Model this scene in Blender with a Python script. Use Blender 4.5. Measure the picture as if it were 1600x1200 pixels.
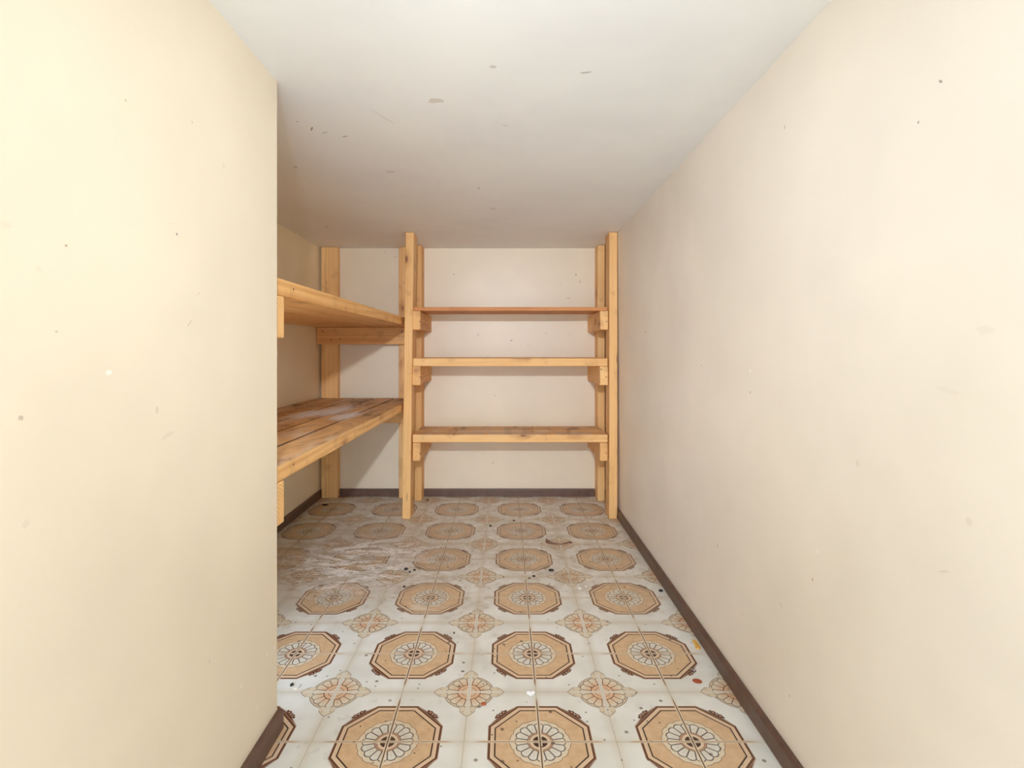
import bpy, bmesh, math, random
from mathutils import Vector, Matrix
random.seed(7)
for o in list(bpy.data.objects): bpy.data.objects.remove(o)
S = bpy.context.scene
C = S.collection

# ------------------------------------------------------------------ camera
F, CX, CY, H = 823.0, 789.0, 545.0, 0.785      # focal length in pixels, vanishing point, eye height
cam = bpy.data.cameras.new('camera')
co = bpy.data.objects.new('camera', cam); C.objects.link(co)
co.location = (0, 0, H); co.rotation_euler = (math.pi/2, 0, 0)
cam.sensor_fit = 'HORIZONTAL'; cam.sensor_width = 36.0
cam.lens = F/1600*36.0
cam.shift_x = (800-CX)/1600; cam.shift_y = -(600-CY)/1600
cam.clip_start = 0.02
S.camera = co

# ------------------------------------------------------------------ light
w = bpy.data.worlds.new('world'); S.world = w; w.use_nodes = True
bg = w.node_tree.nodes['Background']
bg.inputs[0].default_value = (0.80, 0.96, 1.15, 1); bg.inputs[1].default_value = 4.6
ld = bpy.data.lights.new('bulb_light', 'POINT'); ld.energy = 16; ld.shadow_soft_size = 0.03; ld.color = (0.79, 0.955, 1.16)
lo = bpy.data.objects.new('bulb_light', ld); C.objects.link(lo); lo.location = (0.0, -0.38, 1.195)
ad = bpy.data.lights.new('back_fill_spot', 'SPOT'); ad.energy = 104; ad.color = (0.88, 0.96, 1.06); ad.spot_size = math.radians(63); ad.spot_blend = 1.0; ad.shadow_soft_size = 0.025
ao = bpy.data.objects.new('back_fill_spot', ad); C.objects.link(ao); ao.location = (0.0, -0.36, 1.19)          # spot added at the bulb's place to brighten the back wall
ao.rotation_euler = (Vector((0.0, 2.8, 0.62))-ao.location).to_track_quat('-Z', 'Y').to_euler()
S.cycles.max_bounces = 9; S.cycles.diffuse_bounces = 7
S.view_settings.view_transform = 'Standard'; S.view_settings.look = 'None'
S.view_settings.exposure = 0.03; S.view_settings.gamma = 1; S.view_settings.use_curve_mapping = False

# ------------------------------------------------------------------ helpers
def lin(r, g, b):
    f = lambda c: ((c/255+0.055)/1.055)**2.4 if c/255 > 0.04045 else c/255/12.92
    return (f(r), f(g), f(b), 1)

class E:
    """a scalar in a node tree"""
    T = None; FLAT = False
    def __init__(s, v): s.v = v
    def _m(op, a, b=None, c=None, clamp=False):
        n = E.T.nodes.new('ShaderNodeMath'); n.operation = op; n.use_clamp = clamp
        for i, q in enumerate((a, b, c)):
            if q is None: continue
            q = q.v if isinstance(q, E) else q
            if isinstance(q, (int, float)): n.inputs[i].default_value = q
            else: E.T.links.new(q, n.inputs[i])
        return E(n.outputs[0])
    def __add__(s, o): return E._m('ADD', s, o)
    __radd__ = __add__
    def __sub__(s, o): return E._m('SUBTRACT', s, o)
    def __rsub__(s, o): return E._m('SUBTRACT', o, s)
    def __mul__(s, o): return E._m('MULTIPLY', s, o)
    __rmul__ = __mul__
    def __truediv__(s, o): return E._m('DIVIDE', s, o)
    def __abs__(s): return E._m('ABSOLUTE', s)
def mn(a, b): return E._m('MINIMUM', a, b)
def mx(a, b): return E._m('MAXIMUM', a, b)
def sqrt(a): return E._m('SQRT', a)
def sin(a): return E._m('SINE', a)
def clamp(a): return E._m('ADD', a, 0.0, clamp=True)
def hyp(a, b): return sqrt(a*a + b*b)
def ss(x, lo_, hi_):
    """smooth step, rising from lo_ to hi_ (falling when lo_ > hi_)"""
    n = E.T.nodes.new('ShaderNodeMapRange'); n.interpolation_type = 'SMOOTHSTEP'
    E.T.links.new(x.v, n.inputs[0])
    if lo_ < hi_: n.inputs[1].default_value, n.inputs[2].default_value, n.inputs[3].default_value, n.inputs[4].default_value = lo_, hi_, 0, 1
    else: n.inputs[1].default_value, n.inputs[2].default_value, n.inputs[3].default_value, n.inputs[4].default_value = hi_, lo_, 1, 0
    return E(n.outputs[0])
def below(x, t, s=0.0004): return ss(x, t+s, t-s)
def band(x, a, b, s=0.0004): return ss(x, a-s, a+s)*ss(x, b+s, b-s)
def mix(f, a, b):
    n = E.T.nodes.new('ShaderNodeMix'); n.data_type = 'RGBA'
    if isinstance(f, E): E.T.links.new(f.v, n.inputs[0])
    else: n.inputs[0].default_value = f
    for i, q in ((6, a), (7, b)):
        if isinstance(q, tuple): n.inputs[i].default_value = q
        else: E.T.links.new(q, n.inputs[i])
    return n.outputs[2]
def vec(x, y, z):
    n = E.T.nodes.new('ShaderNodeCombineXYZ')
    for i, q in enumerate((x, y, z)):
        if isinstance(q, E): E.T.links.new(q.v, n.inputs[i])
        else: n.inputs[i].default_value = q
    return n.outputs[0]
def noise(v, scale, detail=3, rough=0.55, dist=0.0):
    n = E.T.nodes.new('ShaderNodeTexNoise'); n.noise_dimensions = '2D' if E.FLAT else '3D'; n.inputs['Scale'].default_value = scale
    n.inputs['Detail'].default_value = detail; n.inputs['Roughness'].default_value = rough; n.inputs['Distortion'].default_value = dist
    E.T.links.new(v, n.inputs['Vector']); return E(n.outputs['Fac'])
def voronoi(v, scale):
    n = E.T.nodes.new('ShaderNodeTexVoronoi'); n.voronoi_dimensions = '2D' if E.FLAT else '3D'; n.inputs['Scale'].default_value = scale
    E.T.links.new(v, n.inputs['Vector'])
    sp = E.T.nodes.new('ShaderNodeSeparateColor'); E.T.links.new(n.outputs['Color'], sp.inputs[0])
    return E(n.outputs['Distance']), E(sp.outputs[0]), E(sp.outputs[1])
def xyz(sock):
    n = E.T.nodes.new('ShaderNodeSeparateXYZ'); E.T.links.new(sock, n.inputs[0])
    return [E(q) for q in n.outputs]
def material(name):
    m = bpy.data.materials.new(name); m.use_nodes = True; E.T = m.node_tree
    return m, m.node_tree.nodes['Principled BSDF']
def position():
    return E.T.nodes.new('ShaderNodeNewGeometry').outputs['Position']
def set_col(bs, c, rough=0.5, bump=None, bs_str=0.2, bd=0.001, spec=0.5):
    if isinstance(c, tuple): bs.inputs['Base Color'].default_value = c
    else: E.T.links.new(c, bs.inputs['Base Color'])
    if isinstance(rough, E): E.T.links.new(rough.v, bs.inputs['Roughness'])
    else: bs.inputs['Roughness'].default_value = rough
    bs.inputs['Specular IOR Level'].default_value = spec
    if bump is not None:
        n = E.T.nodes.new('ShaderNodeBump'); n.inputs['Strength'].default_value = bs_str; n.inputs['Distance'].default_value = bd
        E.T.links.new(bump.v, n.inputs['Height']); E.T.links.new(n.outputs[0], bs.inputs['Normal'])

# ------------------------------------------------------------------ measurements of the room
Y0, YB = -1.80, 2.81                 # open end, back wall
XR, XL, XA = 0.532, -0.4705, -0.980   # right wall, near left wall, alcove wall
YP = 1.091                           # where the near left wall ends
def zc(y): return H + 0.562 - 0.0093*y     # the ceiling falls a little to the back

# ------------------------------------------------------------------ wall and ceiling paint
def mad(a, k, c, cl=False): return E._m('MULTIPLY_ADD', a, k, c, clamp=cl)
def paint(name, colour, u, v, rough=0.45, seed=0.0, spec=0.35):
    """wall paint, a little blotchy; the marks on it are built further down"""
    m, bs = material(name); E.FLAT = True
    P = position(); p = xyz(P); a, b = p[u], p[v]
    n1 = noise(vec(a, b, 0.0), 2.6, 3, .6)
    dk = tuple(c*0.93 for c in colour[:3])+(1,); lt = tuple(min(1, c*1.05) for c in colour[:3])+(1,)
    c = mix(mad(n1, 1.6, -0.3, True), dk, lt)
    d, r1, r2 = voronoi(vec(a+seed, b*0.8, 0.3), 5.0)         # few small scuffs
    c = mix(below(d, 0.02, 0.01)*ss(r1, 0.86, 0.9)*0.16, c, lin(176, 150, 120))
    set_col(bs, c, rough, None, spec=spec); E.FLAT = False
    return m
def pxr(x, y): Y = F*XR/(x-CX); return Y, H-(y-CY)*Y/F           # pixel -> point on the right wall
def pxl(x, y): Y = F*XL/(x-CX); return Y, H-(y-CY)*Y/F
def pxc(x, y):
    Y = 2.0
    for _ in range(8): Y = F*(zc(Y)-H)/(CY-y)
    return (x-CX)*Y/F, Y
def pxb(x, y): return (x-CX)*YB/F, H-(y-CY)*YB/F
BR, GR, WH, OR = lin(150, 118, 88), lin(120, 112, 104), lin(252, 250, 245), lin(176, 120, 70)
mk_r = [pxr(1483,127)+(.0035,.0018,.8,GR,.8), pxr(1447,191)+(.002,.002,0,GR,.7), pxr(1235,199)+(.002,.005,0,GR,.5),
        pxr(1036,563)+(.006,.004,0,WH,.9), pxr(1037,564)+(.003,.002,0,GR,.9), pxr(1012,518)+(.008,.004,0,GR,.6),
        pxr(1177,580)+(.004,.004,0,WH,.7), pxr(1177,613)+(.003,.003,0,GR,.6), pxr(1100,571)+(.003,.003,0,GR,.5),
        pxr(1280,862)+(.003,.003,0,WH,.9), pxr(1273,905)+(.0018,.003,0,OR,.9), pxr(1095,851)+(.002,.009,0,WH,.6),
        pxr(1123,853)+(.002,.008,0,GR,.6), pxr(1030,868)+(.003,.009,0,WH,.6), pxr(1043,900)+(.01,.012,0,WH,.7),
        pxr(1071,930)+(.002,.003,0,BR,.8), pxr(1235,1087)+(.0018,.0018,0,GR,.9), pxr(1223,945)+(.006,.002,.6,BR,.35),
        pxr(1480,893)+(.012,.0015,-.4,BR,.2), pxr(1176,987)+(.002,.003,0,WH,.7), pxr(1550,515)+(.012,.006,0,BR,.05), pxr(1490,610)+(.02,.004,0.1,BR,.05)]
mk_l = [pxl(276,366)+(.002,.002,0,GR,1), pxl(103,384)+(.0022,.0018,0,BR,.7), pxl(310,459)+(.005,.001,.7,BR,.5), pxl(296,505)+(.008,.0012,.8,BR,.45),
        pxl(196,157)+(.002,.002,0,BR,.5), pxl(300,191)+(.002,.002,0,BR,.5), pxl(88,518)+(.003,.0015,0,BR,.4), pxl(32,653)+(.004,.0025,0,BR,.4),
        pxl(170,582)+(.006,.004,0,WH,.6), pxl(245,641)+(.004,.006,0,BR,.2), pxl(40,818)+(.005,.005,0,BR,.1), pxl(10,352)+(.006,.004,0,BR,.1),
        pxl(60,420)+(.005,.004,0,BR,.08), pxl(428,1012)+(.003,.0035,0,WH,.8), pxl(417,1022)+(.002,.0025,0,WH,.8), pxl(376,1072)+(.002,.006,0,WH,.5),
        pxl(402,1105)+(.003,.008,-.5,WH,.4), pxl(327,1034)+(.002,.005,0,BR,.3), pxl(265,350)+(.012,.0015,.3,BR,.12), pxl(262,680)+(.016,.004,.2,BR,.1)]
mk_c = [pxc(680,157)+(.022,.012,-.15,lin(206,190,172),.6), pxc(770,104)+(.007,.006,0,GR,.35), pxc(916,113)+(.013,.004,-.2,GR,.5),
        pxc(487,201)+(.014,.0022,-1.1,lin(96,90,84),.85), pxc(507,207)+(.014,.0016,-.55,lin(96,90,84),.7), pxc(539,213)+(.010,.0022,-.4,lin(96,90,84),.85),
        pxc(465,190)+(.003,.003,0,GR,.7), pxc(598,182)+(.05,.002,1.1,lin(200,178,156),.45), pxc(610,268)+(.018,.012,0,GR,.22), pxc(462,261)+(.006,.01,0,GR,.5),
        pxc(748,294)+(.003,.012,0,GR,.45), pxc(770,326)+(.012,.02,0,GR,.18), pxc(1009,185)+(.004,.004,0,WH,.9), pxc(1150,130)+(.025,.0025,.35,WH,.8),
        pxc(521,115)+(.006,.004,0,WH,.8), pxc(510,354)+(.006,.016,0,BR,.5), pxc(790,196)+(.012,.004,.5,BR,.25)]
mk_b = [pxb(709,429)+(.005,.005,0,GR,.5), pxb(900,429)+(.004,.008,0,GR,.5), pxb(906,440)+(.004,.007,0,GR,.5), pxb(888,466)+(.014,.003,0,GR,.4),
        pxb(799,532)+(.009,.004,.4,GR,.55), pxb(747,523)+(.008,.004,0,GR,.3), pxb(853,521)+(.01,.004,0,GR,.3), pxb(890,522)+(.005,.004,0,GR,.35),
        pxb(825,539)+(.004,.003,0,GR,.35), pxb(773,618)+(.006,.004,0,GR,.4), pxb(618,401)+(.003,.006,0,GR,.6), pxb(770,723)+(.008,.004,0,GR,.4), pxb(601,393)+(.004,.003,0,BR,.5)]
CREAM = lin(236, 220, 196)
M_right = paint('paint_right', lin(238, 229, 216), 1, 2, .38, spec=.4)
M_left = paint('paint_left', lin(233, 219, 195), 1, 2, .38, 3.1, spec=.4)
M_back = paint('paint_back', lin(234, 218, 192), 0, 2, .40, 5.3, spec=.5)
M_alc = paint('paint_alcove', lin(252, 238, 208), 1, 2, .4, 1.3)
M_ceil = paint('paint_ceiling', lin(246, 249, 252), 0, 1, .55, 8.0)

# ------------------------------------------------------------------ floor print
U = 0.3048; OX, OY = 0.0705, 1.357          # repeat of the print, centre of one octagon
def wrap(x, o):
    q = (x-o)/U + 0.5
    q = E._m('FRACT', q + 40.0)
    return (q-0.5)*U
def floor_print(name, groove):
    m, bs = material(name); E.FLAT = True
    P = position(); X, Y, Z = xyz(P)
    a, b = wrap(X, OX), wrap(Y, OY); ax, ay = abs(a), abs(b)
    hx, hy = U/2-ax, U/2-ay                                   # distances from the diamond's axes
    r = hyp(a, b); th = E._m('ARCTAN2', b, a)
    r2 = hyp(hx, hy); th2 = E._m('ARCTAN2', hy, hx)
    nz = noise(P, 9, 2); nf = noise(P, 60, 1)
    DK, MB = lin(60, 39, 29), lin(122, 84, 62)
    if groove:
        dark = mx(below(ax, .003), below(ay, .003))*below(mx(ax, ay), .40*U, .012)
        c = mix(dark, lin(196, 180, 152), lin(78, 58, 44))
        set_col(bs, c, .7); return m
    g = mix(clamp((nz-.5)*2.2+.5), lin(219, 217, 208), lin(235, 234, 227))
    hb = mn(hx, hy)
    g = mix(below(hb, .008, .016)*.55, g, lin(206, 192, 164))
    g = mix(below(mn(ax, ay), .006, .012)*.4, g, lin(208, 194, 168))
    # ---- diamond
    t2m = mn(th2, (math.pi/2)-th2)
    rb = 0.056 + ss(t2m, .31, .25)*.010 + mx(1.0-t2m*4.0, 0.0)*.014
    dd = r2 - rb
    g = mix(below(dd, 0.0, .0008), g, lin(217, 202, 176))
    g = mix(below(abs(dd), .0009, .0006)*.9, g, lin(112, 80, 58))
    g = mix(below(abs(dd+.0045), .0005, .0005)*ss(t2m, .33, .42)*.6, g, lin(134, 102, 76))
    for (qx, qy) in ((.0655, .0095), (.0095, .0655)):
        g = mix(below(hyp(hx-qx, hy-qy), .0014, .0005)*.8, g, lin(110, 80, 60))
    def petals(g, r, th, rin, rt, bump, cin, cout, lw):
        s = E._m('FRACT', th*(16/(2*math.pi)) + 16.5) - 0.5
        s2 = abs(s)*2.0
        tip = rt + (1.0-s2*s2)*bump
        inside = below(r, rt+bump, .0008)
        inside = below(r-tip, 0.0, .0005)
        pet = mix(ss(r, rin, rt), cin, cout)
        g = mix(inside, g, pet)
        side = (1.0-s2)*(math.pi/16)*r
        ln = mx(below(side, lw, .0005)*inside, below(abs(r-tip), lw, .0005))*ss(r, rin-.001, rin)
        mid = below(s2*(math.pi/16)*r, .0004, .0004)*band(r, rin+.008, rt-.004, .002)*.35
        g = mix(mid, g, MB)
        return mix(ln*.92, g, DK)
    g = petals(g, r2, th2, .0265, .0475, .0045, lin(222, 186, 150), lin(222, 208, 184), .0009)
    g = mix(below(r2, .0265), g, lin(220, 178, 142))
    g = mix(band(r2, .0250, .0268), g, DK)
    g = mix(band(r2, .0150, .0166)*.8, g, lin(120, 84, 62))
    g = mix(below(r2, .0150), g, lin(218, 188, 158))
    st = mx(below(hx, .0040, .0010), below(hy, .0032, .0008))*ss(r2, .085, .060)
    g = mix(st*.95, g, lin(222, 216, 202))
    g = mix(below(mn(hx, hy), .0005, .0004)*.30, g, lin(120, 104, 84))
    # ---- scrolls on the octagon's slanting sides
    s = (ax+ay)*.70711; t = (ax-ay)*.70711; at = abs(t)
    od = mx(mx(ax, ay), s)
    wedge = 0.1040 + mx(1.0 - at/.044, 0.0)*.0068
    g = mix(below(s-wedge, 0.0, .0005)*below(at, .044), g, lin(104, 64, 46))
    g = mix(below(abs(s-wedge-.0012), .0006, .0004)*below(at, .043)*.7, g, lin(176, 136, 108))
    for sg in (-1, 1):
        q = hyp(t-sg*.0075, s-.1118)
        g = mix(below(q, .0056), g, lin(86, 52, 38))
        g = mix(below(hyp(t-sg*.0080, s-.1122), .0026), g, lin(186, 142, 112))
        g = mix(below(hyp(t-sg*.0145, s-.1122), .0028), g, lin(86, 52, 38))
    g = mix(below(hyp(t, s-.1150), .0022), g, lin(96, 58, 42))
    # ---- octagon
    g = mix(below(od, .1052), g, lin(176, 138, 108))
    g = mix(below(od, .1040), g, lin(100, 62, 44))
    g = mix(below(od, .0996), g, lin(226, 198, 166))
    g = mix(band(od, .0946, .0956)*.35, g, lin(150, 110, 84))
    g = mix(below(od, .0920), g, DK)
    g = mix(below(od, .0890), g, mix(clamp((nf-.5)*2+.5), lin(207, 171, 132), lin(218, 185, 147)))
    sc = abs(sin(th*8.0))
    axm = mn(ax, ay)
    rs = .0560 + (1.0-sc)*.0 + sqrt(sc)*.0038 + ss(axm, .009, .0)*.0052
    g = mix(below(r-rs, .0011, .0005), g, lin(110, 78, 58))
    g = mix(below(r-rs, .0), g, lin(222, 206, 180))
    g = petals(g, r, th, .0255, .0462, .0048, lin(216, 208, 192), lin(222, 217, 205), .0012)
    g = mix(below(r, .0262), g, lin(112, 78, 60))
    g = mix(below(r, .0246), g, lin(198, 156, 126))
    g = mix(band(r, .0212, .0224), g, lin(96, 66, 50))
    g = mix(below(r, .0212), g, lin(220, 196, 166))
    g = mix(below(r, .0150), g, lin(70, 44, 32))
    fd = ss(mx(ax, ay), .140, .112)
    stx = mx(below(ax, .0038, .0008), below(ay, .0032, .0008))*fd
    g = mix(stx*.95, g, lin(222, 200, 172))
    g = mix(below(ax, .0011, .0005)*ss(ay, .137, .118)*.9, g, lin(70, 54, 42))
    g = mix(below(ay, .0009, .0005)*ss(ax, .133, .110)*.6, g, lin(104, 82, 64))
    # ---- grime, walked-in dust, spilled white powder, specks
    d1 = noise(P, 3.2, 3, .62); d2 = noise(P, 22, 3, .65)
    back = ss(Y + (d1-.5)*1.0, 1.30, 2.05)
    g = mix(clamp(back*(.34+ (d2-.5)*1.3)), g, lin(184, 164, 136))
    g = mix(ss(d1, .60, .74)*.16, g, lin(150, 126, 98))
    g = mix(ss(d2, .60, .72)*ss(d1, .42, .60)*.14, g, lin(120, 96, 72))
    sx = vec(X*1.0 + Y*.25, Y*2.1, 0.0)
    p1 = noise(sx, 6.5, 3, .62, 1.3); p2 = noise(P, 40, 2, .7); p3 = noise(vec(X*.6, Y*2.4, 1.7), 11, 3, .6, 2.0)
    e1 = hyp((X+.555)/.33, (Y-1.95)/.33)
    e2 = hyp((X+.36)/.16, (Y-1.84)/.12)
    msk = mx(ss(e1, 1.15, .25), ss(e2, 1.1, .3)*.9)
    g = mix(ss(e1, 1.5, .5)*.35, g, lin(158, 130, 100))
    pw = clamp(msk*1.25*(ss(p1, .42, .60)*.65 + ss(p3, .50, .62)*.5)*(p2*2.6-.45))
    g = mix(pw*.92, g, lin(240, 234, 228))
    e3 = hyp((X+.27)/.12, (Y-1.60)/.05)
    g = mix(ss(e3, 1.1, .2)*ss(p3, .45, .6)*.5, g, lin(228, 222, 212))
    for sc_, th_, kp in ((20, .075, .86), (40, .085, .91)):
        d, r1, rr2 = voronoi(P, sc_)
        g = mix(below(d, th_, .03)*ss(r1, kp-.02, kp+.02)*.75, g, lin(84, 62, 46))
    set_col(bs, g, clamp(.40+(d2-.5)*.3+pw*.5), None, spec=.45)
    return m
M_tile = floor_print('printed_vinyl_tile', False)
M_groove = floor_print('tile_groove', True)
E.FLAT = False

# ------------------------------------------------------------------ wood
def wood(axis, name, base=(247, 208, 148), late=(216, 158, 96), dirty=0.0, powder=False, lo_n=.1):
    m, bs = material(name)
    tc = E.T.nodes.new('ShaderNodeTexCoord'); oi = E.T.nodes.new('ShaderNodeObjectInfo')
    rnd = E(oi.outputs['Random'])
    p = xyz(tc.outputs['Object']); l = p[axis]; c1, c2 = [p[i] for i in range(3) if i != axis]
    V = vec(c1*7+rnd*37, c2*7+rnd*11, l*1.1+rnd*53)
    warp = noise(V, 1.0, 2) - .5
    R = hyp(c1+.035+rnd*.05, c2+.06-rnd*.03) + warp*.026
    ring = sin(R*(2*math.pi/.0075))*.5+.5
    fib = noise(vec(c1*170+rnd*9, c2*170, l*4.0), 1.0, 3)
    big = noise(vec(c1*5+rnd*71, c2*5, l*2.3+rnd*19), 1.0, 2)
    c = mix(clamp(ring*.45 + (fib-.5)*.9 + (big-.5)*1.1 + .10), lin(*base), lin(*late))
    tone = mix(rnd, lin(255, 250, 244), lin(240, 222, 200))
    n = E.T.nodes.new('ShaderNodeMix'); n.data_type = 'RGBA'; n.blend_type = 'MULTIPLY'; n.inputs[0].default_value = 1
    E.T.links.new(c, n.inputs[6]); E.T.links.new(tone, n.inputs[7]); c = n.outputs[2]
    d, k1, k2 = voronoi(vec(c1*13+rnd*31, c2*13+rnd*17, l*6.0+rnd*7), 1.0)
    kn = ss(k1, .62, .66)
    c = mix(ss(d, .42, .10)*kn*.45, c, lin(172, 104, 56))
    c = mix(below(d, .10, .04)*kn*.85, c, lin(112, 62, 34))
    d, k1, k2 = voronoi(vec(c1*30+rnd*5, c2*30, l*3.0+rnd*23), 1.0)          # short cracks and dings
    c = mix(below(d, .07, .03)*ss(k1, .80, .84)*.7, c, lin(92, 54, 30))
    c = mix(ss(noise(tc.outputs['Object'], 17, 2), .56, .70)*.22, c, lin(150, 96, 56))
    P = position()
    if dirty:
        X, Y, Z = xyz(P)
        up = xyz(E.T.nodes.new('ShaderNodeNewGeometry').outputs['Normal'])[2]
        top = ss(up, lo_n, lo_n+.25)
        s1 = noise(vec(X*9, Y*3.2, 0.0), 1.0, 5, .65, 1.2); s2 = noise(P, 30, 4, .6)
        c = mix(top*dirty*clamp(.42+(s1-.5)*1.8), c, lin(150, 112, 84))
        c = mix(top*dirty*ss(s1+(s2-.5)*.4, .54, .66)*.7, c, lin(100, 66, 46))
        c = mix(top*dirty*ss(noise(vec(X*7, Y*2.6, 4.0), 1.0, 4, .6, .8), .50, .62)*.75, c, lin(214, 184, 152))
        if lo_n < 0: c = mix((1.0-ss(up, .2, .6))*.8, c, lin(72, 46, 32))     # plank sides painted dark brown for the shade in the gaps
        if powder:
            for (px, py, rx, ry) in ((-.70, 2.17, .085, .26), (-.595, 1.98, .06, .17), (-.77, 2.03, .07, .2)):
                e = hyp((X-px)/rx, (Y-py)/ry) + (s2-.5)*.9
                c = mix(top*ss(e, 1.0, .35)*.85, c, lin(232, 226, 222))
    set_col(bs, c, .55, None, spec=.35)
    return m
W = [wood(i, 'pine_'+'xyz'[i]) for i in range(3)]
W_dx = wood(0, 'pine_dusty', dirty=.8)
W_dy = wood(1, 'pine_stained', dirty=1.0, powder=True)
W_ds = wood(1, 'pine_stained_shaded_gaps', dirty=1.0, powder=True, lo_n=-.6)  # real stain on top; side faces darkened to paint the gap shade
W_red = wood(0, 'pine_reddish', base=(222, 164, 106), late=(190, 122, 70))
m, bs = material('brown_baseboard'); P = position()
set_col(bs, mix(clamp(noise(P, 30, 4)*1.4-.2), lin(82, 58, 46), lin(112, 84, 70)), .42)
M_base = m
def plain(name, c, rough=.5, metal=0, var=.12):
    m, bs = material(name); P = position()
    set_col(bs, mix(noise(P, 220, 3), tuple(q*(1-var) for q in c[:3])+(1,), tuple(min(1, q*(1+var)) for q in c[:3])+(1,)), rough)
    bs.inputs['Metallic'].default_value = metal
    return m
M_nail = plain('nail_steel', lin(62, 50, 42), .5, .3)

# ------------------------------------------------------------------ mesh makers
def obj(name, bm, mat, parent=None, loc=(0, 0, 0), smooth=False):
    me = bpy.data.meshes.new(name); bm.normal_update(); bm.to_mesh(me); bm.free()
    me.materials.append(mat)
    if smooth:
        for p in me.polygons: p.use_smooth = True
    o = bpy.data.objects.new(name, me); C.objects.link(o); o.location = loc
    if parent: o.parent = parent
    return o
def tag(o, label, cat, group=None, kind=None):
    o['label'] = label; o['category'] = cat
    if group: o['group'] = group
    if kind: o['kind'] = kind
    return o
def hexa(bm, pts):
    v = [bm.verts.new(p) for p in pts]       # bottom ring of four, then top ring of four
    for f in ((3, 2, 1, 0), (4, 5, 6, 7), (0, 1, 5, 4), (1, 2, 6, 5), (2, 3, 7, 6), (3, 0, 4, 7)): bm.faces.new([v[i] for i in f])
def box_bm(sx, sy, sz, bev=0.0, seg=2):
    bm = bmesh.new(); x, y, z = sx/2, sy/2, sz/2
    hexa(bm, [(-x, -y, -z), (x, -y, -z), (x, y, -z), (-x, y, -z), (-x, -y, z), (x, -y, z), (x, y, z), (-x, y, z)])
    if bev: bmesh.ops.bevel(bm, geom=bm.edges[:], offset=bev, segments=seg, affect='EDGES', profile=.5)
    return bm
def lumber(name, parent, x, y, z, mat, bev=.0028, rot=(0, 0, 0), wob=.0012):
    """a piece of timber between x=(a,b), y=(a,b), z=(a,b), edges eased and not quite straight"""
    s = [x[1]-x[0], y[1]-y[0], z[1]-z[0]]; c = Vector(((x[0]+x[1])/2, (y[0]+y[1])/2, (z[0]+z[1])/2))
    ax = s.index(max(s)); bm = box_bm(*s, bev=bev)
    n = 5                                     # cut along the length and bow it slightly
    for i in range(1, n):
        q = -s[ax]/2 + s[ax]*i/n
        co_ = Vector((0, 0, 0)); co_[ax] = q; no = Vector((0, 0, 0)); no[ax] = 1
        bmesh.ops.bisect_plane(bm, geom=bm.verts[:]+bm.edges[:]+bm.faces[:], plane_co=co_, plane_no=no)
    k = [random.uniform(-wob, wob) for _ in range(2)]; oth = [i for i in range(3) if i != ax]
    for v in bm.verts:
        t = v.co[ax]/(s[ax]/2); 
        for j, i in enumerate(oth): v.co[i] += k[j]*(1-t*t)*.6
    o = obj(name, bm, mat, parent, c-(parent.location if parent else Vector()))
    o.rotation_euler = rot
    return o
NAIL = None
def nail(part, world, axis, r=.0028):
    """a nail head on a piece of timber, facing along -y (axis 1) or +x (axis 0)"""
    global NAIL
    if NAIL is None:
        bm = bmesh.new(); bmesh.ops.create_cone(bm, cap_ends=True, segments=10, radius1=1, radius2=.8, depth=.5)
        NAIL = bpy.data.meshes.new('nail'); bm.to_mesh(NAIL); bm.free(); NAIL.materials.append(M_nail)
    o = bpy.data.objects.new('nail', NAIL); C.objects.link(o); o.parent = part
    base = part.location + (part.parent.location if part.parent else Vector())
    o.location = Vector(world)-base; o.scale = (r, r, r)
    o.rotation_euler = (math.pi/2, 0, 0) if axis == 1 else (0, math.pi/2, 0)

# ------------------------------------------------------------------ the room
def st(name, bm, mat, label, cat): return tag(obj(name, bm, mat), label, cat, kind='structure')
bm = bmesh.new()
hexa(bm, [(XA-.1, Y0, -.06), (XR+.1, Y0, -.06), (XR+.1, YB+.08, -.06), (XA-.1, YB+.08, -.06)] + [(XA-.1, Y0, -.0012), (XR+.1, Y0, -.0012), (XR+.1, YB+.08, -.0012), (XA-.1, YB+.08, -.0012)])
floor = st('floor', bm, M_groove, 'vinyl tile floor printed with tan octagons and small flower diamonds', 'floor')
G1, G2 = .0006, .0002                         # half joint at the octagon axes and at the diamond axes
def tile_bm(sx, sy, h=.0016, e=.0007):
    bm = bmesh.new(); x, y = sx/2, sy/2
    hexa(bm, [(-x, -y, -h), (x, -y, -h), (x, y, -h), (-x, y, -h), (-x, -y, -e*.7), (x, -y, -e*.7), (x, y, -e*.7), (-x, y, -e*.7)])
    top = [f for f in bm.faces if all(v.co.z > -h+1e-6 for v in f.verts)][0]
    bmesh.ops.inset_region(bm, faces=[top], thickness=e)
    for v in top.verts: v.co.z = 0
    return bm
shared = {}
q = U/2
for j in range(-21, 11):
    ya, yb = OY+j*q, OY+(j+1)*q
    ya += G1 if j % 2 == 0 else G2; yb -= G1 if (j+1) % 2 == 0 else G2
    for i in range(-8, 5):
        xa, xb = OX+i*q, OX+(i+1)*q
        xa += G1 if i % 2 == 0 else G2; xb -= G1 if (i+1) % 2 == 0 else G2
        a, b, c_, d = max(xa, XA), min(xb, XR), max(ya, Y0), min(yb, YB)
        if c_ < YP-.02: a = max(a, XL) if d <= YP else a
        if b-a < .008 or d-c_ < .008: continue
        if b < XL and d < YP: continue
        key = (round(b-a, 4), round(d-c_, 4))
        if key not in shared:
            o = obj('floor_tile', tile_bm(b-a, d-c_), M_tile, floor); shared[key] = o.data
        else:
            o = bpy.data.objects.new('floor_tile', shared[key]); C.objects.link(o); o.parent = floor
        o.location = ((a+b)/2, (c_+d)/2, 0)
bm = bmesh.new(); xs = (XA-.1, XR+.1)
ys = (Y0, YB+.08)
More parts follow.
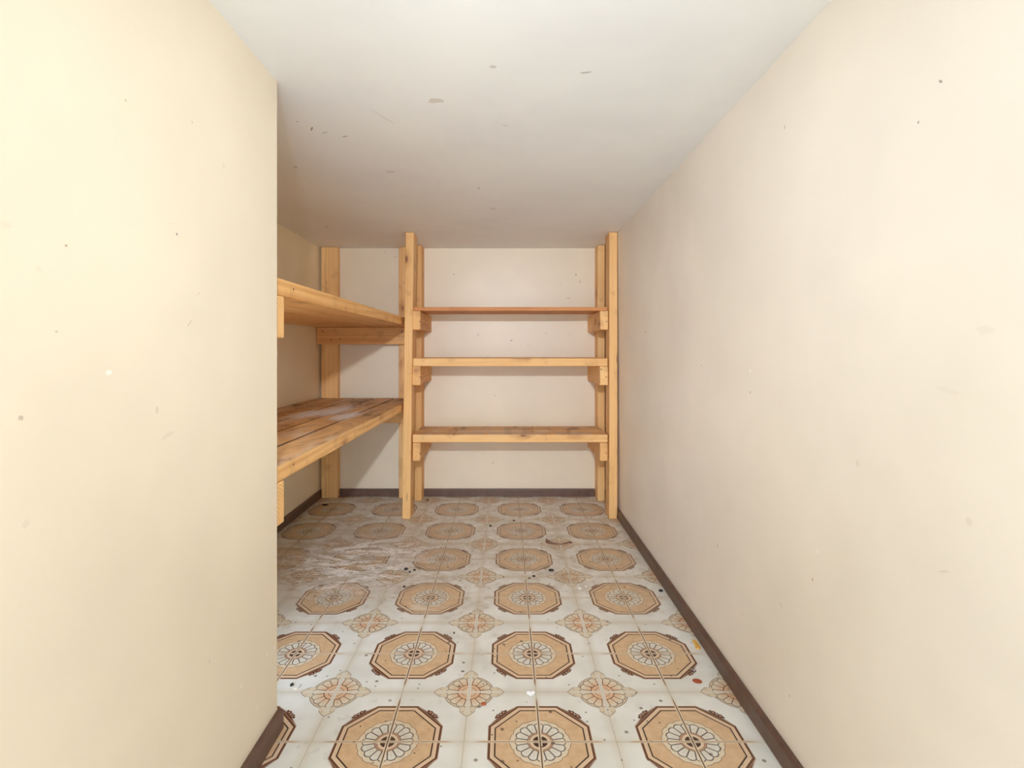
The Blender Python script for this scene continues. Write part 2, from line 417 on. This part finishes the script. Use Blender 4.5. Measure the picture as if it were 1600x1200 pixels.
hexa(bm, [(xs[0], ys[0], zc(ys[0])), (xs[1], ys[0], zc(ys[0])), (xs[1], ys[1], zc(ys[1])), (xs[0], ys[1], zc(ys[1]))] +
         [(xs[0], ys[0], zc(ys[0])+.06), (xs[1], ys[0], zc(ys[0])+.06), (xs[1], ys[1], zc(ys[1])+.06), (xs[0], ys[1], zc(ys[1])+.06)])
w_ceil = st('ceiling', bm, M_ceil, 'low white painted ceiling with scuffs and a brown smudge', 'ceiling')
ZT = 1.36
def slab(xa, xb, ya, yb, lean=0.0):
    bm = bmesh.new()
    hexa(bm, [(xa, ya, -.0012), (xb, ya, -.0012), (xb, yb, -.0012), (xa, yb, -.0012), (xa+lean, ya, ZT), (xb, ya, ZT), (xb, yb, ZT), (xa+lean, yb, ZT)])
    return bm
w_right = st('wall_right', slab(XR, XR+.09, Y0, YB, -.012), M_right, 'long plain cream wall on the right with small scuffs', 'wall')
w_back = st('wall_back', slab(XA-.09, XR+.09, YB, YB+.07), M_back, 'cream back wall behind the wooden shelving', 'wall')
st('wall_alcove', slab(XA-.09, XA, YP+.03, YB), M_alc, 'shaded cream side wall of the alcove behind the deep shelves', 'wall')
bm = slab(XL-.095, XL, Y0, YP)
hexa(bm, [(x_, y_, z_) for z_ in (.93, ZT) for x_, y_ in ((XA-.09, YP-.09), (XL-.095, YP-.09), (XL-.095, YP-.006), (XA-.09, YP-.006))])   # unseen slab added over an invented opening, trims light on the alcove ceiling
ed = [e for e in bm.edges if all(abs(v.co.x-XL) < 1e-4 and abs(v.co.y-YP) < 1e-4 for v in e.verts)]
bmesh.ops.bevel(bm, geom=ed, offset=.004, segments=3, affect='EDGES')
w_left = st('wall_left', bm, M_left, 'bright yellowish cream wall on the left ending at a sharp corner', 'wall')
def baseboard(name, pts, nx, ny, label, h=.040, t=.012):
    """a run from a to b, its back against the wall, (nx, ny) pointing into the room; top edge rounded"""
    (x0, y0), (x1, y1) = pts
    prof = [(0, 0.0002), (t, 0.0002), (t, h-.006), (t-.0018, h-.002), (t-.005, h), (0, h)]
    bm = bmesh.new()
    A = [bm.verts.new((x0+nx*p, y0+ny*p, z)) for p, z in prof]; B = [bm.verts.new((x1+nx*p, y1+ny*p, z)) for p, z in prof]
    n = len(prof)
    for i in range(n): bm.faces.new((A[i], A[(i+1) % n], B[(i+1) % n], B[i]))
    bm.faces.new(A[::-1]); bm.faces.new(B); bmesh.ops.recalc_face_normals(bm, faces=bm.faces[:])
    return st(name, bm, M_base, label, 'baseboard')
baseboard('baseboard_right', ((XR-.0005, Y0), (XR-.0005, YB)), -1, 0, 'dark brown baseboard along the long right wall')
baseboard('baseboard_left', ((XL, Y0), (XL, YP)), 1, 0, 'dark brown baseboard under the bright near left wall')
baseboard('baseboard_alcove', ((XA, YP+.03), (XA, YB)), 1, 0, 'dark brown baseboard along the shaded alcove wall')
baseboard('baseboard_back', ((-.4300, YB), (.478, YB)), 0, -1, 'dark brown baseboard on the back wall under the three-shelf rack')
baseboard('baseboard_back_alcove', ((-.880, YB), (-.5600, YB)), 0, -1, 'short dark brown baseboard on the back wall under the deep shelves')

# ------------------------------------------------------------------ scuffs, scratches and smudges, flat marks lying on the paint
def scuffs(wall, marks, base, put):
    """marks = (a, b, half length, half width, angle, colour, strength) in the wall's own plane; put(a, b) = point just off the wall"""
    rr = random.Random(len(marks)); cache = {}
    for (ma, mb, hl, hw, ang, mc, st_) in marks:
        key = (mc, round(st_*.9, 2))
        if key not in cache:
            m, bs = material('mark')
            set_col(bs, tuple(base[i]*(1-st_*.9)+mc[i]*st_*.9 for i in range(3))+(1,), .6); cache[key] = m
        bm = bmesh.new(); ca, sa = math.cos(ang), math.sin(ang); vs = []
        for i in range(14):
            t = 2*math.pi*i/14; k = rr.uniform(.6, 1.1); p, q_ = math.cos(t)*hl*k, math.sin(t)*hw*k
            vs.append(bm.verts.new(put(ma+p*ca-q_*sa, mb+p*sa+q_*ca)))
        bm.faces.new(vs)
        obj('scratch' if hl > 3.5*hw else 'smudge', bm, cache[key], wall)
XRz = lambda z: XR-.012*(z+.0012)/(ZT+.0012)
scuffs(w_right, mk_r, lin(238, 229, 216), lambda a, b: (XRz(b)-.0003, a, b))
scuffs(w_left, mk_l, lin(233, 219, 195), lambda a, b: (XL+.0003, a, b))
scuffs(w_back, mk_b, lin(234, 218, 192), lambda a, b: (a, YB-.0003, b))
scuffs(w_ceil, mk_c, lin(246, 249, 252), lambda a, b: (a, b, zc(b)-.0003))

# ------------------------------------------------------------------ three-shelf rack against the back wall
def thing(name, label, cat, loc):
    o = bpy.data.objects.new(name, None); C.objects.link(o); o.location = loc; o.empty_display_size = .1
    return tag(o, label, cat)
rack = thing('shelving_rack', 'narrow pine rack with three shelves between four posts on the back wall', 'shelf', (0.02, 2.62, 0))
YF = 2.429
lean = math.atan(.0165/1.32)
topF, topR = zc(YF+.09)-.0005, zc(YB)-.0008
pF = lumber('post', rack, (-.4665, -.4285), (YF, YF+.089), (0, topF-.0004), W[2], rot=(0, lean, 0))
pFr = lumber('post', rack, (.4805, .5185), (YF, YF+.089), (0, topF), W[2])
pR = lumber('post', rack, (-.4685, -.4305), (2.720, 2.809), (0, topR), W[2])
pRr = lumber('post', rack, (.4790, .5170), (2.718, 2.807), (0, topR), W[2])
CL = {}
for k, (zt, lift) in enumerate(((.9610, 0), (.7040, 0), (.3510, 0))):
    for sg, xa in ((-1, -.4300), (1, .4400)):
        dz = (.003 if sg > 0 else -.004) if k == 0 else 0
        c = lumber('cleat', rack, (xa, xa+.0385), (2.437+(.004 if k else 0), 2.8085), (zt-.0885+dz*0, zt), W[1], bev=.004 if k < 2 else .0075)
        CL[(k, sg)] = c
        nail(c, (xa+.030 if sg > 0 else xa+.036, 2.437+(.004 if k else 0)-.0004, zt-.05), 1)
nail(CL[(1, 1)], (.447, 2.4405, .690), 1, .0035)
nail(CL[(1, -1)], (-.3915+.0004, 2.475, .640), 0)
nail(CL[(0, -1)], (-.3915+.0004, 2.55, .905), 0, .002)
def boards(zt, th, rows, mat, yaw=0.0):
    for (xa, xb, ya, yb, rz, dz) in rows:
        lumber('shelf_board', rack, (xa, xb), (ya, yb), (zt-th+dz, zt+dz), mat, rot=(0, 0, rz))
boards(.980, .0185, ((-.4270, .4770, 2.452, 2.552, 0, 0), (-.4260, .4765, 2.558, 2.700, 0, 0)), W_red)
boards(.7415, .0370, ((-.4270, .4765, 2.440, 2.529, 0, 0), (-.4260, .4760, 2.534, 2.700, 0, 0)), W[0])
boards(.3885, .0370, ((-.4275, .4765, 2.437, 2.536, 0, 0), (-.4255, .4760, 2.551, 2.699, .012, 0)), W_dx)

# ------------------------------------------------------------------ two deep shelves in the alcove
deep = thing('alcove_shelving', 'deep pine shelving of long planks on two levels in the left alcove', 'shelf', (-.73, 1.95, 0))
YE, YN = 2.769, YP+.004
lumber('post', deep, (-.9660, -.8790), (2.770, 2.8085), (0, topR), W[2])
lumber('post', deep, (-.5585, -.4695), (2.770, 2.8085), (0, topR), W[2])
def deep_shelf(zb, tilt, mat, cuts, slot):
    th = .0375
    for k, (xa, xb) in enumerate(cuts):
        yn = YN if k else YN
        rz = slot if k == 1 else 0
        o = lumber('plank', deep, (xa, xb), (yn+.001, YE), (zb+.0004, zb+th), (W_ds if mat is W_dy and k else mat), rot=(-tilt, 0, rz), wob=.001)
        if k == 0:
            for (y_, z_) in ((1.19, zb+.022), (1.83, zb+.018)):
                nail(o, (xb+.0004, y_, z_), 0, .0022)
    for (ya, yb, x_, dz) in ((YN-.003, YN+.038, (-.979, -.4745), tilt*.83), (2.7315, 2.7695, (-.978, -.481), -tilt*.83)):
        c = lumber('rail', deep, x_, (ya, yb), (zb-.089+dz-.0004, zb+dz-.0004), W[0])
        if ya > 2:
            for (x2, z2) in ((-.945, -.022), (-.535, -.024), (-.900, -.066), (-.855, -.062)):
                nail(c, (x2, ya-.0004, zb+dz+z2), 1, .0035)
deep_shelf(.8975, 0.0, W[1], ((-.5680, -.4780), (-.6680, -.5780), (-.7700, -.6770), (-.8730, -.7740), (-.9760, -.8770)), -.0046)
deep_shelf(.4960, .0080, W_dy, ((-.5735, -.4780), (-.6790, -.5815), (-.7795, -.6875), (-.8790, -.7870), (-.9770, -.8850)), 0.0)

# ------------------------------------------------------------------ litter on the floor
def fl(x, y): Y = F*H/(y-CY); return (x-CX)*Y/F, Y
def heart():
    bm = bmesh.new(); n = 28; rings = []
    for sc_, z in ((1, 0.0003), (1.0, .003), (.72, .0055), (.3, .0062)):
        ring = []
        for i in range(n):
            t = 2*math.pi*i/n
            x = 16*math.sin(t)**3; y = 13*math.cos(t)-5*math.cos(2*t)-2*math.cos(3*t)-math.cos(4*t)
            ring.append(bm.verts.new((x/32*.021*sc_, (y+2)/32*.021*sc_, z)))
        rings.append(ring)
    for a, b in zip(rings, rings[1:]):
        for i in range(n): bm.faces.new((a[i], a[(i+1) % n], b[(i+1) % n], b[i]))
    bm.faces.new(rings[0][::-1]); bm.faces.new(rings[-1]); return bm
M_white = plain('white_plastic', lin(246, 246, 246), .2, 0, .03)
X, Y = fl(829.5, 1085)
tag(obj('heart_gem', heart(), M_white, None, (X, Y, 0), True), 'tiny shiny white heart-shaped gem on the floor', 'gem')
def blob(rx, ry, rz, rough, seed, n=2):
    r = random.Random(seed); bm = bmesh.new(); bmesh.ops.create_icosphere(bm, subdivisions=n, radius=1)
    for v in bm.verts:
        k = 1+r.uniform(-rough, rough)
        v.co = Vector((v.co.x*rx*k, v.co.y*ry*k, max(v.co.z, -.6)*rz*k))
    z0 = min(v.co.z for v in bm.verts)
    for v in bm.verts: v.co.z -= z0-.0001
    return bm
M_red = plain('brick_red', lin(168, 78, 44), .4); M_dark = plain('dark_grit', lin(44, 36, 32), .7); M_brown = plain('brown_crumb', lin(92, 62, 44), .7)
M_yel = plain('yellow_chip', lin(222, 172, 84), .5); M_chip = plain('white_flake', lin(240, 234, 220), .6); M_steel = plain('steel', lin(190, 188, 184), .3, .9)
M_peel = plain('brown_peel', lin(112, 78, 60), .6)
X, Y = fl(1089.5, 1065); o = obj('disc', blob(.0112, .0088, .0022, 0, 1, 3), M_red, None, (X, Y, 0), True); o.rotation_euler.z = -.35
o.name = 'red_bean'; tag(o, 'flat brick-red oval bean lying on the floor near the right baseboard', 'bean')
bm = bmesh.new()                                             # folded yellow flake leaning on the baseboard
prof = [(-.007, -.016), (.001, -.019), (.008, -.014), (.0075, .002), (.003, .017), (-.004, .020), (-.0035, .004)]
lo_ = [bm.verts.new((x, y, .0003+.0025*max(0, y/.02))) for x, y in prof]; up_ = [bm.verts.new((x*.9, y*.9, .0022+.0045*max(0, y/.02)+.002*(x > 0))) for x, y in prof]
for i in range(7): bm.faces.new((lo_[i], lo_[(i+1) % 7], up_[(i+1) % 7], up_[i]))
bm.faces.new(lo_[::-1]); bm.faces.new(up_)
X, Y = fl(1091.5, 1009); tag(obj('yellow_flake', bm, M_yel, None, (X-.006, Y, 0)), 'yellow flake lying against the right baseboard', 'flake')
bm = bmesh.new()                                             # curled strip standing on its edge
pts = [(-.052, .018), (-.050, .004), (-.040, -.006), (-.026, -.012), (-.008, -.014), (.012, -.013), (.026, -.008), (.036, .000), (.044, .002), (.050, -.004)]
hs = [.012, .013, .011, .006, .004, .0035, .005, .006, .006, .004]; th = .0008
rows = []
for (x, y), h in zip(pts, hs): rows.append([bm.verts.new(p) for p in ((x, y-th, .0003), (x, y+th, .0003), (x+.003, y+th+h*.6, h), (x+.003, y-th+h*.6, h))])
for a, b in zip(rows, rows[1:]):
    for i in range(4): bm.faces.new((a[i], a[(i+1) % 4], b[(i+1) % 4], b[i]))
bm.faces.new(rows[0][::-1]); bm.faces.new(rows[-1]); bmesh.ops.recalc_face_normals(bm, faces=bm.faces[:])
X, Y = fl(873, 849); tag(obj('curled_strip', bm, M_peel, None, (X, Y, 0)), 'curled thin brown strip lying on a flower diamond towards the back', 'strip')
grit = [
 (861, 892, .0095, .0065, .004, M_dark, 'pebble', 'black pebble alone between two octagons right of the middle', 'pebble'),
 (634.3, 890.5, .0068, .0075, .005, M_dark, 'pebble', 'largest dark pebble in the white powder on the left', 'pebble'),
 (640.3, 894.6, .0038, .0040, .003, M_dark, 'pebble', 'tiny dark pebble just below the largest one in the white powder', 'pebble'),
 (647.6, 891.4, .0050, .0036, .003, M_dark, 'pebble', 'small flat dark pebble at the right edge of the white powder', 'pebble'),
 (631.5, 917.5, .0046, .0044, .003, M_dark, 'pebble', 'dark pebble in the white powder touching the corner of an octagon', 'pebble'),
 (508, 789.5, .0150, .0090, .004, M_dark, 'black_scrap', 'black scrap on an octagon beside the left alcove post', 'scrap'),
 (668, 782, .0060, .0050, .004, M_dark, 'pebble', 'dark crumb beside the foot of the rear left rack post', 'crumb'),
 (766.3, 822.5, .0052, .0058, .004, M_dark, 'pebble', 'dark crumb between octagons in front of the rack, left of centre', 'crumb'),
 (803, 814, .0060, .0042, .003, M_brown, 'crumb', 'brown crumb on the floor just in front of the rack near the middle', 'crumb'),
 (834, 901, .0058, .0044, .003, M_dark, 'pebble', 'dark crumb near the bottom edge of a middle octagon', 'crumb'),
 (827, 904, .0032, .0034, .002, M_brown, 'crumb', 'tiny reddish brown crumb left of the dark crumb below a middle octagon', 'crumb'),
 (1032.6, 924, .0075, .0060, .004, M_dark, 'pebble', 'dark pebble on the floor against the right baseboard', 'pebble'),
 (906, 920, .0060, .0060, .0025, M_chip, 'paint_flake', 'bright white paint flake below a flower diamond right of centre', 'flake'),
 (915.5, 916.5, .0050, .0028, .0015, M_chip, 'paint_flake', 'thin pale sliver beside the bright white paint flake', 'flake'),
 (456, 1071, .0042, .0048, .003, M_dark, 'pebble', 'black crumb on the floor near the left wall corner', 'crumb'),
 (461.5, 1077, .0050, .0040, .002, M_chip, 'paint_flake', 'white flake beside the black crumb near the left wall corner', 'flake'),
 (755.5, 1101, .0062, .0050, .003, M_red, 'red_crumb', 'reddish brown crumb on the petals of a front flower diamond', 'crumb'),
 (709.5, 989.5, .0022, .0042, .002, M_dark, 'crumb', 'thin dark crumb between two near octagons left of the middle seam', 'crumb'),
]
for k, (px, py, rx, ry, rz, mt, nm, lb, ct) in enumerate(grit):
    X, Y = fl(px, py)
    tag(obj(nm, blob(rx, ry, rz, .16, k+3), mt, None, (X, Y, 0), True), lb, ct)
bm = bmesh.new()                                             # a steel tack: head and shank
bmesh.ops.create_cone(bm, cap_ends=True, segments=12, radius1=.0042, radius2=.003, depth=.0016, matrix=Matrix.Translation((.008, 0, .0042)) @ Matrix.Rotation(math.pi/2, 4, 'Y'))
bmesh.ops.create_cone(bm, cap_ends=True, segments=8, radius1=.0013, radius2=.0004, depth=.017, matrix=Matrix.Translation((-.001, 0, .0030)) @ Matrix.Rotation(-math.pi/2+.15, 4, 'Y'))
X, Y = fl(1080.5, 1047.5); o = tag(obj('tack', bm, M_steel, None, (X, Y, 0)), 'small steel tack on the corner of an octagon near the red bean', 'tack'); o.rotation_euler.z = -.75
